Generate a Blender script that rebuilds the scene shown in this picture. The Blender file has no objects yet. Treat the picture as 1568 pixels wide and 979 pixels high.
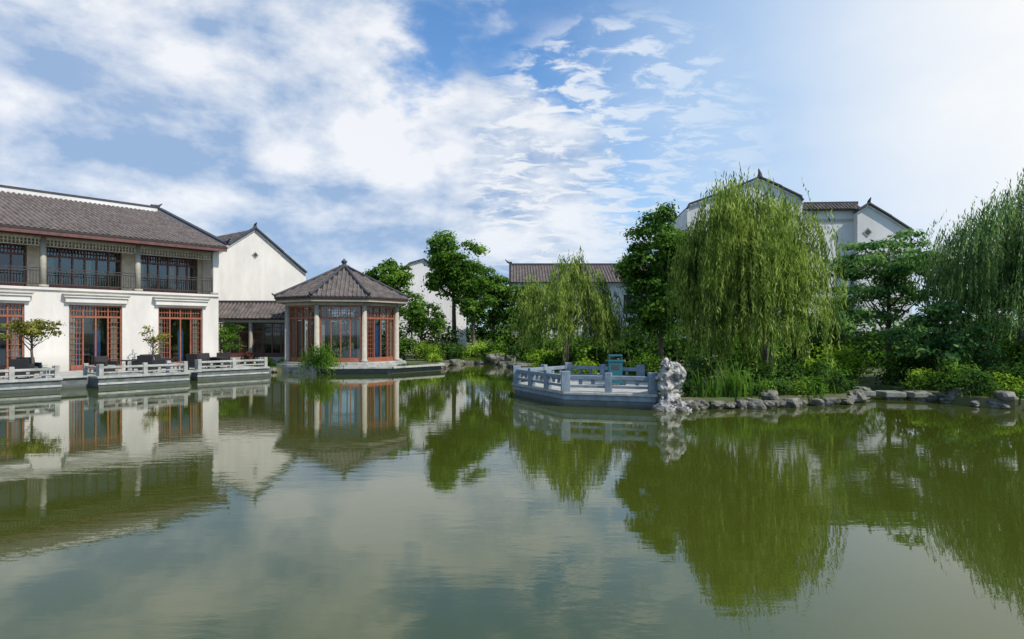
import bpy, math, random
import numpy as np
from mathutils import Vector, Matrix, noise as mnoise
random.seed(7); rng=np.random.default_rng(7)
sc=bpy.context.scene
col=sc.collection
TOT=[0]
# ------------------------------------------------------------------ materials
def newmat(name):
    m=bpy.data.materials.new(name); m.use_nodes=True
    nt=m.node_tree; nt.nodes.clear()
    out=nt.nodes.new('ShaderNodeOutputMaterial')
    return m,nt,out
def surf(name,c1,c2=None,scale=3.0,rough=0.7,bump=0.0,bscale=20.0,metal=0.0,detail=6,stretch=None,spec=0.5,low=None):
    m,nt,out=newmat(name); N=nt.nodes; L=nt.links
    b=N.new('ShaderNodeBsdfPrincipled'); L.new(b.outputs[0],out.inputs[0])
    b.inputs['Roughness'].default_value=rough; b.inputs['Metallic'].default_value=metal
    b.inputs['Specular IOR Level'].default_value=spec
    tc=N.new('ShaderNodeTexCoord'); mp=N.new('ShaderNodeMapping'); L.new(tc.outputs['Object'],mp.inputs[0])
    if stretch: mp.inputs['Scale'].default_value=stretch
    if c2 is None: c2=tuple(x*0.75 for x in c1)
    n=N.new('ShaderNodeTexNoise'); n.inputs['Scale'].default_value=scale; n.inputs['Detail'].default_value=detail
    n.inputs['Roughness'].default_value=0.65
    L.new(mp.outputs[0],n.inputs[0])
    r=N.new('ShaderNodeValToRGB'); r.color_ramp.elements[0].position=0.35; r.color_ramp.elements[1].position=0.65
    r.color_ramp.elements[0].color=(*c2,1); r.color_ramp.elements[1].color=(*c1,1)
    L.new(n.outputs[0],r.inputs[0]); L.new(r.outputs[0],b.inputs['Base Color'])
    if low:   # grime near the foot of the surface (object z)
        sp=N.new('ShaderNodeSeparateXYZ'); L.new(tc.outputs['Object'],sp.inputs[0])
        ad=N.new('ShaderNodeMath'); ad.operation='MULTIPLY_ADD'; L.new(n.outputs[0],ad.inputs[0]); ad.inputs[1].default_value=-low[2]; L.new(sp.outputs[2],ad.inputs[2])
        mr_=N.new('ShaderNodeMapRange'); L.new(ad.outputs[0],mr_.inputs[0]); mr_.inputs[1].default_value=low[0]-low[2]*.5; mr_.inputs[2].default_value=low[1]-low[2]*.5; mr_.inputs[3].default_value=1; mr_.inputs[4].default_value=0
        mx=N.new('ShaderNodeMix'); mx.data_type='RGBA'; L.new(mr_.outputs[0],mx.inputs[0]); L.new(r.outputs[0],mx.inputs[6]); mx.inputs[7].default_value=(*low[3],1)
        L.new(mx.outputs[2],b.inputs['Base Color'])
    if bump>0:
        n2=N.new('ShaderNodeTexNoise'); n2.inputs['Scale'].default_value=bscale; n2.inputs['Detail'].default_value=8
        L.new(mp.outputs[0],n2.inputs[0])
        bp=N.new('ShaderNodeBump'); bp.inputs['Strength'].default_value=bump; bp.inputs['Distance'].default_value=0.05
        L.new(n2.outputs[0],bp.inputs['Height']); L.new(bp.outputs[0],b.inputs['Normal'])
    return m
def leafmat(name,dark,mid,light,nscale=0.7,transl=0.4):
    m,nt,out=newmat(name); N=nt.nodes; L=nt.links
    g=N.new('ShaderNodeNewGeometry')
    n=N.new('ShaderNodeTexNoise'); n.inputs['Scale'].default_value=nscale; n.inputs['Detail'].default_value=2
    L.new(g.outputs['Position'],n.inputs[0])
    a=N.new('ShaderNodeMath'); a.operation='MULTIPLY'; a.inputs[1].default_value=0.5
    L.new(g.outputs['Random Per Island'],a.inputs[0])
    s=N.new('ShaderNodeMath'); s.operation='MULTIPLY_ADD'; s.inputs[1].default_value=1.7; s.inputs[2].default_value=-0.6
    L.new(n.outputs[0],s.inputs[0])
    ad=N.new('ShaderNodeMath'); ad.operation='ADD'; L.new(a.outputs[0],ad.inputs[0]); L.new(s.outputs[0],ad.inputs[1])
    r=N.new('ShaderNodeValToRGB'); e=r.color_ramp.elements
    e[0].position=0.12; e[0].color=(*dark,1); e[1].position=0.9; e[1].color=(*light,1)
    x=e.new(0.5); x.color=(*mid,1)
    L.new(ad.outputs[0],r.inputs[0])
    d=N.new('ShaderNodeBsdfDiffuse'); t=N.new('ShaderNodeBsdfTranslucent'); L.new(r.outputs[0],d.inputs[0])
    hs=N.new('ShaderNodeHueSaturation'); hs.inputs['Saturation'].default_value=1.1; hs.inputs['Value'].default_value=1.6
    L.new(r.outputs[0],hs.inputs['Color']); L.new(hs.outputs[0],t.inputs[0])
    mx=N.new('ShaderNodeMixShader'); mx.inputs[0].default_value=transl
    L.new(d.outputs[0],mx.inputs[1]); L.new(t.outputs[0],mx.inputs[2])
    L.new(mx.outputs[0],out.inputs[0])
    return m
def glassmat(name,tr=0.6,tint=(0.75,0.85,0.85)):
    m,nt,out=newmat(name); N=nt.nodes; L=nt.links
    t=N.new('ShaderNodeBsdfTransparent'); t.inputs[0].default_value=(*tint,1)
    g=N.new('ShaderNodeBsdfGlossy'); g.inputs['Roughness'].default_value=0.03; g.inputs[0].default_value=(0.8,0.85,0.9,1)
    mx=N.new('ShaderNodeMixShader'); mx.inputs[0].default_value=1-tr
    L.new(t.outputs[0],mx.inputs[1]); L.new(g.outputs[0],mx.inputs[2]); L.new(mx.outputs[0],out.inputs[0])
    return m
M_white=surf('white_plaster',(0.745,0.70,0.63),(0.61,0.575,0.52),0.9,0.85,0.15,30,stretch=(1,1,0.35),low=(.3,1.3,.8,(.48,.45,.39)))
M_white2=surf('weathered_plaster',(0.76,0.735,0.70),(0.58,0.57,0.55),0.45,0.85,0.15,20,stretch=(1,1,0.3),low=(.3,2.3,1.5,(.5,.49,.45)))
M_tile=surf('roof_tile',(0.19,0.155,0.14),(0.085,0.072,0.066),2.2,0.8,0.4,30)
M_tileb=surf('roof_tile_bed',(0.05,0.043,0.04),None,3,0.9)
M_dark=surf('dark_coping',(0.06,0.06,0.065),(0.035,0.035,0.04),4,0.7)
M_red=surf('red_brown_wood',(0.36,0.125,0.065),(0.23,0.075,0.04),5,0.5,0.1,40)
M_dred=surf('dark_red_wood',(0.17,0.07,0.055),(0.10,0.042,0.036),5,0.5)
M_pillar=surf('pillar_paint',(0.44,0.41,0.33),(0.34,0.31,0.25),3,0.6)
M_cream=surf('cream_trim',(0.60,0.52,0.38),(0.42,0.36,0.27),3,0.7)
M_rail=surf('rail_metal',(0.05,0.045,0.04),None,3,0.5)
M_stone=surf('pale_stone',(0.49,0.48,0.44),(0.27,0.28,0.25),2.5,0.8,0.3,25)
M_step=surf('mossy_stone',(0.30,0.30,0.26),(0.12,0.13,0.09),3.5,0.9,0.5,15)
M_slate=surf('blue_granite',(0.25,0.31,0.36),(0.15,0.19,0.22),3,0.7,0.3,35)
M_slated=surf('dark_granite',(0.16,0.18,0.18),(0.08,0.095,0.09),3,0.8,0.4,25,low=(-.1,.18,.2,(.035,.045,.02)))
M_rock=surf('bank_rock',(0.25,0.23,0.19),(0.06,0.065,0.045),2.5,0.9,0.8,9)
M_tai=surf('limestone',(0.55,0.52,0.48),(0.14,0.13,0.12),4.5,0.85,1.0,8)
M_bark=surf('bark',(0.15,0.115,0.085),(0.07,0.052,0.04),6,0.9,0.8,14,stretch=(1,1,0.25))
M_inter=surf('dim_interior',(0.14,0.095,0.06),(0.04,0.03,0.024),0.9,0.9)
M_curt=surf('curtain',(0.50,0.46,0.38),(0.33,0.30,0.25),8,0.9,0.3,6,stretch=(6,6,0.1))
M_blue=surf('blue_panel',(0.04,0.13,0.30),(0.03,0.08,0.2),3,0.5)
M_wick=surf('wicker',(0.035,0.03,0.03),(0.018,0.016,0.016),20,0.7,0.5,60)
M_cush=surf('cushion',(0.30,0.29,0.28),None,4,0.9)
M_bin=surf('teal_paint',(0.015,0.13,0.16),(0.012,0.09,0.11),4,0.45)
M_glass=glassmat('window_glass',0.88,(.62,.68,.68))
M_glassd=glassmat('upper_window_glass',0.90,(0.55,0.58,0.56))
L_mid=leafmat('leaf_mid',(0.016,0.042,0.008),(0.078,0.165,0.025),(0.21,0.34,0.05))
L_cam=leafmat('leaf_camphor',(0.013,0.034,0.008),(0.065,0.14,0.025),(0.18,0.30,0.05))
L_dark=leafmat('leaf_dark',(0.012,0.030,0.008),(0.050,0.110,0.024),(0.13,0.23,0.045))
L_wil=leafmat('leaf_willow',(0.04,0.07,0.015),(0.17,0.25,0.055),(0.44,0.51,0.13),1.5,0.45)
L_wil2=leafmat('leaf_willow_blue',(0.04,0.08,0.03),(0.13,0.22,0.075),(0.30,0.41,0.15),1.1,0.45)
L_yel=leafmat('leaf_lime',(0.05,0.11,0.014),(0.19,0.31,0.035),(0.42,0.56,0.08),1.2,0.4)
L_blu=leafmat('leaf_bluish',(0.022,0.058,0.02),(0.095,0.20,0.06),(0.29,0.43,0.13),0.9,0.38)
L_red=leafmat('leaf_maple',(0.07,0.06,0.015),(0.19,0.19,0.04),(0.34,0.36,0.09),1.5,0.35)
L_pur=leafmat('leaf_purple',(0.06,0.025,0.02),(0.14,0.06,0.05),(0.24,0.12,0.08),1.5,0.3)
def groundmat():
    m,nt,out=newmat('grass_and_soil'); N=nt.nodes; L=nt.links
    b=N.new('ShaderNodeBsdfPrincipled'); L.new(b.outputs[0],out.inputs[0]); b.inputs['Roughness'].default_value=0.95
    g=N.new('ShaderNodeNewGeometry'); n=N.new('ShaderNodeTexNoise'); n.inputs['Scale'].default_value=0.6; n.inputs['Detail'].default_value=10
    L.new(g.outputs['Position'],n.inputs[0]); r=N.new('ShaderNodeValToRGB'); e=r.color_ramp.elements
    e[0].position=0.4; e[0].color=(0.055,0.085,0.02,1); e[1].position=0.62; e[1].color=(0.12,0.12,0.05,1)
    L.new(n.outputs[0],r.inputs[0]); L.new(r.outputs[0],b.inputs['Base Color'])
    n2=N.new('ShaderNodeTexNoise'); n2.inputs['Scale'].default_value=8; L.new(g.outputs['Position'],n2.inputs[0])
    bp=N.new('ShaderNodeBump'); bp.inputs['Strength'].default_value=0.8; L.new(n2.outputs[0],bp.inputs['Height']); L.new(bp.outputs[0],b.inputs['Normal'])
    return m
M_ground=groundmat()
def watermat():
    m,nt,out=newmat('pond_water'); N=nt.nodes; L=nt.links
    b=N.new('ShaderNodeBsdfPrincipled'); L.new(b.outputs[0],out.inputs[0])
    b.inputs['Roughness'].default_value=0.012; b.inputs['IOR'].default_value=1.6
    g=N.new('ShaderNodeNewGeometry')
    nc=N.new('ShaderNodeTexNoise'); nc.inputs['Scale'].default_value=0.08; nc.inputs['Detail'].default_value=3; L.new(g.outputs['Position'],nc.inputs[0])
    r=N.new('ShaderNodeValToRGB'); e=r.color_ramp.elements; e[0].position=0.3; e[0].color=(0.044,0.058,0.006,1); e[1].position=0.7; e[1].color=(0.056,0.070,0.010,1)
    L.new(nc.outputs[0],r.inputs[0]); L.new(r.outputs[0],b.inputs['Base Color'])
    mp=N.new('ShaderNodeMapping'); mp.inputs['Scale'].default_value=(0.6,1.5,1); L.new(g.outputs['Position'],mp.inputs[0])
    n1=N.new('ShaderNodeTexNoise'); n1.inputs['Scale'].default_value=2.6; n1.inputs['Detail'].default_value=4; L.new(mp.outputs[0],n1.inputs[0])
    n2=N.new('ShaderNodeTexNoise'); n2.inputs['Scale'].default_value=0.22; n2.inputs['Detail'].default_value=3; L.new(g.outputs['Position'],n2.inputs[0])
    r2=N.new('ShaderNodeMapRange'); r2.inputs[1].default_value=0.42; r2.inputs[2].default_value=0.68; r2.inputs[3].default_value=0.25; L.new(n2.outputs[0],r2.inputs[0])
    mu=N.new('ShaderNodeMath'); mu.operation='MULTIPLY'; L.new(n1.outputs[0],mu.inputs[0]); L.new(r2.outputs[0],mu.inputs[1])
    bp=N.new('ShaderNodeBump'); bp.inputs['Strength'].default_value=0.3; bp.inputs['Distance'].default_value=0.013
    L.new(mu.outputs[0],bp.inputs['Height']); L.new(bp.outputs[0],b.inputs['Normal'])
    return m
M_water=watermat()
# ------------------------------------------------------------------ mesh builder
class MB:
    def __init__(s): s.v=[]; s.f=[]
    def add(s,vs,fs):
        o=len(s.v); s.v+= [tuple(p) for p in vs]; s.f+=[tuple(i+o for i in f) for f in fs]
    def box(s,x0,x1,y0,y1,z0,z1):
        s.add([(x0,y0,z0),(x1,y0,z0),(x1,y1,z0),(x0,y1,z0),(x0,y0,z1),(x1,y0,z1),(x1,y1,z1),(x0,y1,z1)],
              [(0,3,2,1),(4,5,6,7),(0,1,5,4),(1,2,6,5),(2,3,7,6),(3,0,4,7)])
    def beam(s,p0,p1,w,h):
        p0=Vector(p0);p1=Vector(p1); d=(p1-p0).normalized()
        up=Vector((0,0,1)); 
        if abs(d.z)>0.98: up=Vector((1,0,0))
        a=d.cross(up).normalized()*w/2; b=a.cross(d).normalized()*h/2
        vs=[p0-a-b,p0+a-b,p0+a+b,p0-a+b,p1-a-b,p1+a-b,p1+a+b,p1-a+b]
        s.add(vs,[(0,1,2,3),(7,6,5,4),(0,4,5,1),(1,5,6,2),(2,6,7,3),(3,7,4,0)])
    def tube(s,pts,rad,n=8):
        pts=[Vector(p) for p in pts]; vs=[];fs=[]
        for i,p in enumerate(pts):
            d=(pts[min(i+1,len(pts)-1)]-pts[max(i-1,0)]).normalized()
            up=Vector((0,0,1)) if abs(d.z)<0.9 else Vector((1,0,0))
            a=d.cross(up).normalized(); b=d.cross(a).normalized()
            for k in range(n):
                t=2*math.pi*k/n; vs.append(p+(a*math.cos(t)+b*math.sin(t))*rad[i])
        for i in range(len(pts)-1):
            for k in range(n): fs.append((i*n+k,i*n+(k+1)%n,(i+1)*n+(k+1)%n,(i+1)*n+k))
        fs.append(tuple(range(n))[::-1]); fs.append(tuple((len(pts)-1)*n+k for k in range(n)))
        s.add(vs,fs)
    def prism(s,poly,z0,z1):
        n=len(poly); vs=[(x,y,z0) for x,y in poly]+[(x,y,z1) for x,y in poly]
        s.add(vs,[tuple(range(n))[::-1],tuple(range(n,2*n))]+[(i,(i+1)%n,n+(i+1)%n,n+i) for i in range(n)])
    def yprism(s,poly,y0,y1):   # poly in (x,z)
        n=len(poly); vs=[(x,y0,z) for x,z in poly]+[(x,y1,z) for x,z in poly]
        s.add(vs,[tuple(range(n)),tuple(range(n,2*n))[::-1]]+[(i,n+i,n+(i+1)%n,(i+1)%n) for i in range(n)])
    def make(s,name,mat,parent=None,smooth=False,bevel=0):
        me=bpy.data.meshes.new(name); me.from_pydata(s.v,[],s.f); me.materials.append(mat)
        if smooth: me.polygons.foreach_set('use_smooth',[True]*len(me.polygons))
        me.update()
        o=bpy.data.objects.new(name,me); col.objects.link(o)
        if parent: o.parent=parent
        if bevel:
            b=o.modifiers.new('b','BEVEL'); b.width=bevel; b.segments=2; b.limit_method='ANGLE'
        return o
def empty(name,loc=(0,0,0),rz=0):
    e=bpy.data.objects.new(name,None); e.location=loc; e.rotation_euler=(0,0,rz); e.empty_display_size=0.5; col.objects.link(e); return e
def tile_panel(mb,bed,E,X,U,W,tmax,period=0.28,course=0.32,r=0.085):
    E=Vector(E);X=Vector(X).normalized();U=Vector(U).normalized();n=X.cross(U).normalized()
    if n.z<0: n=-n
    k=int(W/period); off=(W-k*period)/2
    for i in range(k):
        x=off+(i+.5)*period; L=tmax(x)
        if L<0.12: continue
        t=0
        while t<L-0.02:
            t1=min(t+course*1.1,L); vs=[]
            jit=random.uniform(-.008,.008); jr=random.uniform(.92,1.08)
            for (tt,rr,lift) in ((t,r*jr,0.03),(t1,r*0.8*jr,0.012)):
                c=E+X*(x+jit)+U*tt+n*lift
                for q in range(5):
                    a=math.pi*q/4; vs.append(c+X*(math.cos(a)*rr)+n*(math.sin(a)*rr))
            mb.add(vs,[(q,q+1,q+6,q+5) for q in range(4)]+[(0,4,3,2,1)])
            t+=course
        t=0
        while t<L-0.05:
            t1=min(t+course,L)
            a=E+X*(x+r*.8)+U*t+n*0.03; b=E+X*(x+period-r*.8)+U*t+n*0.03
            c=E+X*(x+period-r*.8)+U*t1+n*0.006; d=E+X*(x+r*.8)+U*t1+n*0.006
            a2=a-n*0.03; b2=b-n*0.03
            mb.add([a,b,c,d,a2,b2],[(0,1,2,3),(0,4,5,1)])
            t+=course
# ------------------------------------------------------------------ leaves
def leafobj(name,C,D,Nn,L,W,mat,parent=None):
    C=np.asarray(C);n=len(C); TOT[0]+=n
    D=D/np.maximum(np.linalg.norm(D,axis=1,keepdims=True),1e-6)
    S=np.cross(D,Nn); S/=np.maximum(np.linalg.norm(S,axis=1,keepdims=True),1e-6)
    L=np.broadcast_to(np.asarray(L,float).reshape(-1,1),(n,1)); W=np.broadcast_to(np.asarray(W,float).reshape(-1,1),(n,1))
    V=np.stack([C-D*L/2,C+S*W/2+D*L*0.05,C+D*L/2,C-S*W/2+D*L*0.05],axis=1).reshape(-1,3)
    me=bpy.data.meshes.new(name); me.vertices.add(4*n); me.vertices.foreach_set('co',V.astype(np.float32).ravel())
    me.loops.add(4*n); me.loops.foreach_set('vertex_index',np.arange(4*n,dtype=np.int32))
    me.polygons.add(n); me.polygons.foreach_set('loop_start',np.arange(0,4*n,4,dtype=np.int32))
    try: me.polygons.foreach_set('loop_total',np.full(n,4,dtype=np.int32))
    except Exception: pass
    me.update(calc_edges=True); me.materials.append(mat)
    o=bpy.data.objects.new(name,me); col.objects.link(o)
    if parent: o.parent=parent
    return o
def runit(n):
    v=rng.normal(size=(n,3)); return v/np.linalg.norm(v,axis=1,keepdims=True)
def clump_leaves(centers,radii,K,flat=0.7):
    Cs=[];Ns=[]
    for c,r in zip(centers,radii):
        k=max(8,int(K*(r**2)))
        u=runit(k); u[:,2]=np.abs(u[:,2])*np.where(rng.random(k)<0.78,1,-1)
        rad=r*(0.45+0.6*rng.random((k,1))**0.6)*(1+0.25*rng.normal(size=(k,1))*0.6)
        Cs.append(np.array(c)+u*rad*np.array([1,1,flat])); 
        nn=u+0.55*runit(k)+np.array([0,0,0.35]); Ns.append(nn/np.linalg.norm(nn,axis=1,keepdims=True))
    C=np.concatenate(Cs);N=np.concatenate(Ns)
    D=np.cross(N,runit(len(C)))
    return C,D,N
def crown_points(cx,cy,cz,rx,ry,rz,n,shell=0.75):
    u=runit(n); rr=(shell+(1-shell)*rng.random((n,1)))*np.where(rng.random((n,1))<0.25,rng.random((n,1)),1)
    return np.array([cx,cy,cz])+u*rr*np.array([rx,ry,rz])
def tree(name,x,y,top,bot,rx,nc=45,cr=(0.45,0.9),K=260,leaf=0.2,mat=None,ground=0.3,trunk=0.16,lean=0.0,shell=0.7,egg=0.0,asp=0.6,flat=.7):
    e=empty(name,(x,y,ground)); cz=(top+bot)/2-ground; rz=(top-bot)/2
    P=crown_points(lean,0,cz,rx-cr[0]*.6,rx-cr[0]*.6,rz-cr[0]*.5,nc,shell)
    if egg: 
        f=1-egg*((P[:,2]-cz)/rz); P[:,0]=lean+(P[:,0]-lean)*f; P[:,1]*=f
    R=rng.uniform(cr[0],cr[1],nc)
    C,D,N=clump_leaves(P,R,K,flat)
    nn=len(C); leafobj('foliage',C,D,N,leaf*rng.uniform(.7,1.35,nn),leaf*asp*rng.uniform(.7,1.3,nn),mat,e)
    mb=MB(); fork=max(0.5,(bot-ground)*0.85)
    pts=[(0,0,-0.2),(0.04,0.02,fork*.5),(lean*.2,0,fork),(lean*.6,0.03,cz),(lean,0,cz+rz*.7)]
    mb.tube(pts,[trunk*1.35,trunk,trunk*.85,trunk*.5,trunk*.15],9)
    idx=rng.permutation(nc)[:min(nc,16)]
    for i in idx:
        p=Vector(P[i]); s0=Vector((lean*.25,0,fork+random.random()*rz*.8)); mid=s0.lerp(p,.5)+Vector((random.uniform(-.15,.15),random.uniform(-.15,.15),-.1))
        mb.tube([s0,mid,p],[trunk*.38,trunk*.22,trunk*.07],6)
    mb.make('trunk_and_limbs',M_bark,e,True)
    return e
def bush(name,x,y,rx,ry,h,mat,leaf=0.12,nc=14,K=420,ground=0.3,cr=None):
    e=empty(name,(x,y,ground))
    u=runit(nc); u[:,2]=np.abs(u[:,2]); P=u*np.array([rx*.75,ry*.75,h*.7])*(.5+.5*rng.random((nc,1)))+np.array([0,0,h*.08])
    rr=cr or (min(rx,h)*.32,min(rx,h)*.55)
    R=rng.uniform(rr[0],rr[1],nc)
    C,D,N=clump_leaves(P,R,K,0.85); nn=len(C)
    C[:,2]=np.maximum(C[:,2],0.02+0.05*rng.random(nn))
    leafobj('foliage',C,D,N,leaf*rng.uniform(.7,1.4,nn),leaf*.6*rng.uniform(.7,1.3,nn),mat,e)
    mb=MB()
    for i in range(min(7,nc)):
        p=Vector(P[i]); mb.tube([(p.x*.1,p.y*.1,-.1),(p.x*.5,p.y*.5,p.z*.6),p],[.035,.025,.01],5)
    mb.make('stems',M_bark,e,True)
    return e
def willow(name,x,y,top,rx,zlow,ncas=48,per=30,mat=None,ground=0.3,trunk=0.22,leaf=(0.26,0.05),lean=0.0,drop=0.45,ry=None,sp=0.085,low_spread=0.35,minlen=.4,cwr=(.16,.38),tiers=.4):
    e=empty(name,(x,y,ground)); top-=ground; zlow-=ground; ry=ry or rx
    Cs=[];Ds=[]; mb=MB(); H=top-zlow
    fork=top*0.38
    mb.tube([(lean*-.6,0,-.25),(-lean*.3,.05,fork*.5),(0,0,fork)],[trunk*1.3,trunk*1.0,trunk*.8],10)
    for i in range(ncas):
        a=random.random()*2*math.pi; r=math.sqrt(random.random())*0.97
        if i<5: r*=0.3
        px=math.cos(a)*r*rx+lean*(1-r); py=math.sin(a)*r*ry
        pz=top-drop*H*(r**1.6)*random.uniform(.6,1.2)-random.random()*H*.12
        if random.random()<tiers: pz-=H*random.uniform(.08,.38)
        out=np.array([math.cos(a),math.sin(a),0])*min(1,r*1.5)
        s0=Vector((0,0,fork*random.uniform(.85,1.0))); p=Vector((px,py,pz)); mid=s0.lerp(p,.55)+Vector((0,0,.10*H))
        if i%2==0: mb.tube([s0,mid,p],[trunk*.4,trunk*.2,trunk*.05],6)
        n=int(per*random.uniform(.5,1.5)); cw=random.uniform(*cwr); cl=random.uniform(minlen,1.0)
        for k in range(n):
            st=np.array([px,py,pz])+rng.normal(size=3)*np.array([cw,cw,.2])
            zl=zlow+abs(random.gauss(0,1))*H*low_spread*.5
            Lh=max(.4,(st[2]-zl)*cl*random.uniform(.6,1.0))
            m=int(Lh/sp); t=np.linspace(0,Lh,m)
            ph=random.random()*6; o=out+rng.normal(size=3)*.35; o[2]=0
            wig=rng.normal()*0.07
            pos=st+o*(0.45*(1-np.exp(-t/.5)))[:,None]+np.stack([wig*np.sin(t*1.3+ph),wig*np.cos(t*1.1+ph),-t+0.25*np.exp(-t/.25)],1)
            pos=pos+rng.normal(size=pos.shape)*0.02
            dd=rng.normal(size=pos.shape)*.33+np.array([0,0,-1])
            Cs.append(pos);Ds.append(dd)
    C=np.concatenate(Cs);D=np.concatenate(Ds);n=len(C)
    N=rng.normal(size=(n,3))
    leafobj('hanging_foliage',C,D,N,leaf[0]*rng.uniform(.6,1.3,n),leaf[1]*rng.uniform(.7,1.3,n),mat,e)
    mb.make('trunk_and_limbs',M_bark,e,True)
    return e
# ------------------------------------------------------------------ ground + water
lake=[(-60,-25),(60,-25),(60,8),(24,16.5),(17.5,20.0),(15.6,21.6),(15.0,24),(14.8,26.5),(12.8,26.5),(12.4,24.4),(11.6,22.7),(9,22.0),(6.5,21.3),(5.2,21.2),(4.4,22.3),(3.5,25),(1.4,27.5),(1.0,33),(0.7,44),(-1.2,50),(-3.2,51),(-5,48),(-4.9,42.8),(-7,39.9),(-10.5,39.2),(-13,40.3),(-15.4,40.3),(-16.5,38),(-18,34.5),(-20.5,30.5),(-25,25),(-60,3)]
def refine(poly):
    o=[]
    for i in range(len(poly)):
        a=Vector(poly[i]);b=Vector(poly[(i+1)%len(poly)]); L=(b-a).length; k=max(1,int(L/0.7)) if L<15 else 1
        for j in range(k):
            p=a.lerp(b,j/k)
            if k>1: p+=Vector((random.uniform(-.12,.12),random.uniform(-.12,.12)))
            o.append((p.x,p.y))
    return o
import bmesh
lk=refine(lake)
bm=bmesh.new()
outer=[(-700,-300),(700,-300),(700,1500),(-700,1500)]
ov=[bm.verts.new((x,y,0.32)) for x,y in outer]; lv=[bm.verts.new((x,y,0.32)) for x,y in lk]
ed=[bm.edges.new((ov[i],ov[(i+1)%4])) for i in range(4)]+[bm.edges.new((lv[i],lv[(i+1)%len(lv)])) for i in range(len(lv))]
bmesh.ops.triangle_fill(bm,edges=ed,use_beauty=True,use_dissolve=False)
low=[bm.verts.new((x*0.985,y*0.985,-0.9)) for x,y in lk]
for i in range(len(lv)):
    j=(i+1)%len(lv); bm.faces.new((lv[i],lv[j],low[j],low[i]))
for f in bm.faces:
    if abs(f.normal.z)>.9 and f.normal.z<0: f.normal_flip()
me=bpy.data.meshes.new('ground'); bm.to_mesh(me); bm.free(); me.materials.append(M_ground)
g=bpy.data.objects.new('ground',me); col.objects.link(g)
mb=MB(); mb.add([(-62,-27,0),(62,-27,0),(62,54,0),(-62,54,0)],[(0,1,2,3)]); mb.make('pond_water',M_water)
# ------------------------------------------------------------------ left two storey building
LB=empty('two_storey_lakeside_building',(-24.9,31.7,0),math.atan2(.767,.6415))
SW,SE=-16.0,10.8
doors=[(-1.5+4.42*k,1.02+4.42*k) for k in range(-3,3)]
doors[-1]=(7.32,9.84)
wall=MB(); zt=4.62; dz=3.9
xs=[SW]
for a,b in doors:
    wall.box(xs[-1],a,0,.3,.3,dz); xs.append(b)
wall.box(xs[-1],SE,0,.3,.3,dz)
wall.box(SW,SE,0,.3,dz,zt)
wall.box(SE-.3,SE,.302,18,.3,7.5)
wall.box(SW,SE-.302,2.2,18,zt+.1,7.5)
wall.box(SW,SE,17.7,18,.3,7.5)
wall.make('walls',M_white,LB)
t=MB(); t.box(SW,SE+.06,-.10,2.19,zt+.003,zt+.13); t.box(SE-.35,SE+.002,-.06,.30,zt+.13,7.35)
t.make('balcony_slab',M_white,LB)
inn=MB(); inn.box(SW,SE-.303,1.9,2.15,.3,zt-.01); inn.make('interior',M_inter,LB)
hd=MB()
for a,b in doors: hd.box(a-.28,b+.28,-.28,-.002,4.28,4.40); hd.box(a-.2,b+.2,-.2,-.002,4.02,4.279)
hd.make('door_hoods',M_white,LB,bevel=.015)
sh=MB()
for a,b in doors: sh.box(a-.33,b+.33,-.33,-.002,4.402,4.46)
sh.make('hood_caps',M_pillar,LB)
def doorunit(fr,gl,a,b,z0,z1,y,leaves=4,d=.09,tz=.62,lat=True):
    w=.075
    fr.box(a,b,y,y+d,z1-w,z1); fr.box(a,a+w,y,y+d,z0,z1-w); fr.box(b-w,b,y,y+d,z0,z1-w)
    zt=z1-tz; fr.box(a+w,b-w,y+.003,y+d-.003,zt-.05,zt+.05)
    lw=(b-a-2*w)/leaves
    for i in range(1,leaves):
        x=a+w+i*lw; fr.box(x-.035,x+.035,y+.006,y+d-.006,z0,z1-w-.001)
    for i in range(leaves):
        x0=a+w+i*lw; 
        fr.box(x0+.04,x0+lw-.04,y+.015,y+d-.02,z0,z0+.28)
        if lat and (i==0 or i==leaves-1):
            for q in range(1,4):
                x=x0+q*lw/4; fr.box(x-.012,x+.012,y+.03,y+.055,z0+.281,zt-.051)
            nz=9
            for q in range(1,nz): 
                z=z0+.28+q*(zt-z0-.28)/nz; fr.box(x0+.036,x0+lw-.036,y+.057,y+.075,z-.011,z+.011)
        for q in range(1,4):
            x=x0+q*lw/4; fr.box(x-.012,x+.012,y+.03,y+.05,zt+.051,z1-w-.001)
        fr.box(x0+.036,x0+lw-.036,y+.052,y+.07,(zt+z1)/2-.02,(zt+z1)/2+.02)
    gl.add([(a+w,y+d-.01,z0),(b-w,y+d-.01,z0),(b-w,y+d-.01,z1-w),(a+w,y+d-.01,z1-w)],[(0,1,2,3)])
fr=MB();gl=MB();cu=MB();bl=MB()
for a,b in doors:
    doorunit(fr,gl,a,b,.45,dz,.08)
    cu.box(a+.1,a+.4,.45,.5,.5,3.5); cu.box(b-.4,b-.1,.45,.5,.5,3.5)
    bl.box((a+b)/2+.1,(a+b)/2+.42,.7,.74,.5,2.7); bl.box(a+.55,a+.75,1.0,1.04,.5,2.2)
fr.make('door_frames',M_red,LB); gl.make('door_glass',M_glass,LB); cu.make('curtains',M_curt,LB); bl.make('blue_panels',M_blue,LB)
pil=MB(); rail=MB(); lat=MB()
cols=[1.82-4.45*k for k in range(4,-1,-1)]+[6.27,10.55]
for c in cols:
    pil.tube([(c,.12,zt+.13),(c,.12,7.3)],[.16,.15],14)
    pil.box(c-.2,c+.2,-.08,.32,zt+.131,zt+.26)
pil.box(SW,SE-.36,.03,.22,7.18,7.42)
pil.make('balcony_columns',M_pillar,LB,True)
for z in (zt+.28,zt+.95,zt+1.08): rail.box(SW,SE-.36,.02,.06,z,z+.045)
x=SW
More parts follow.
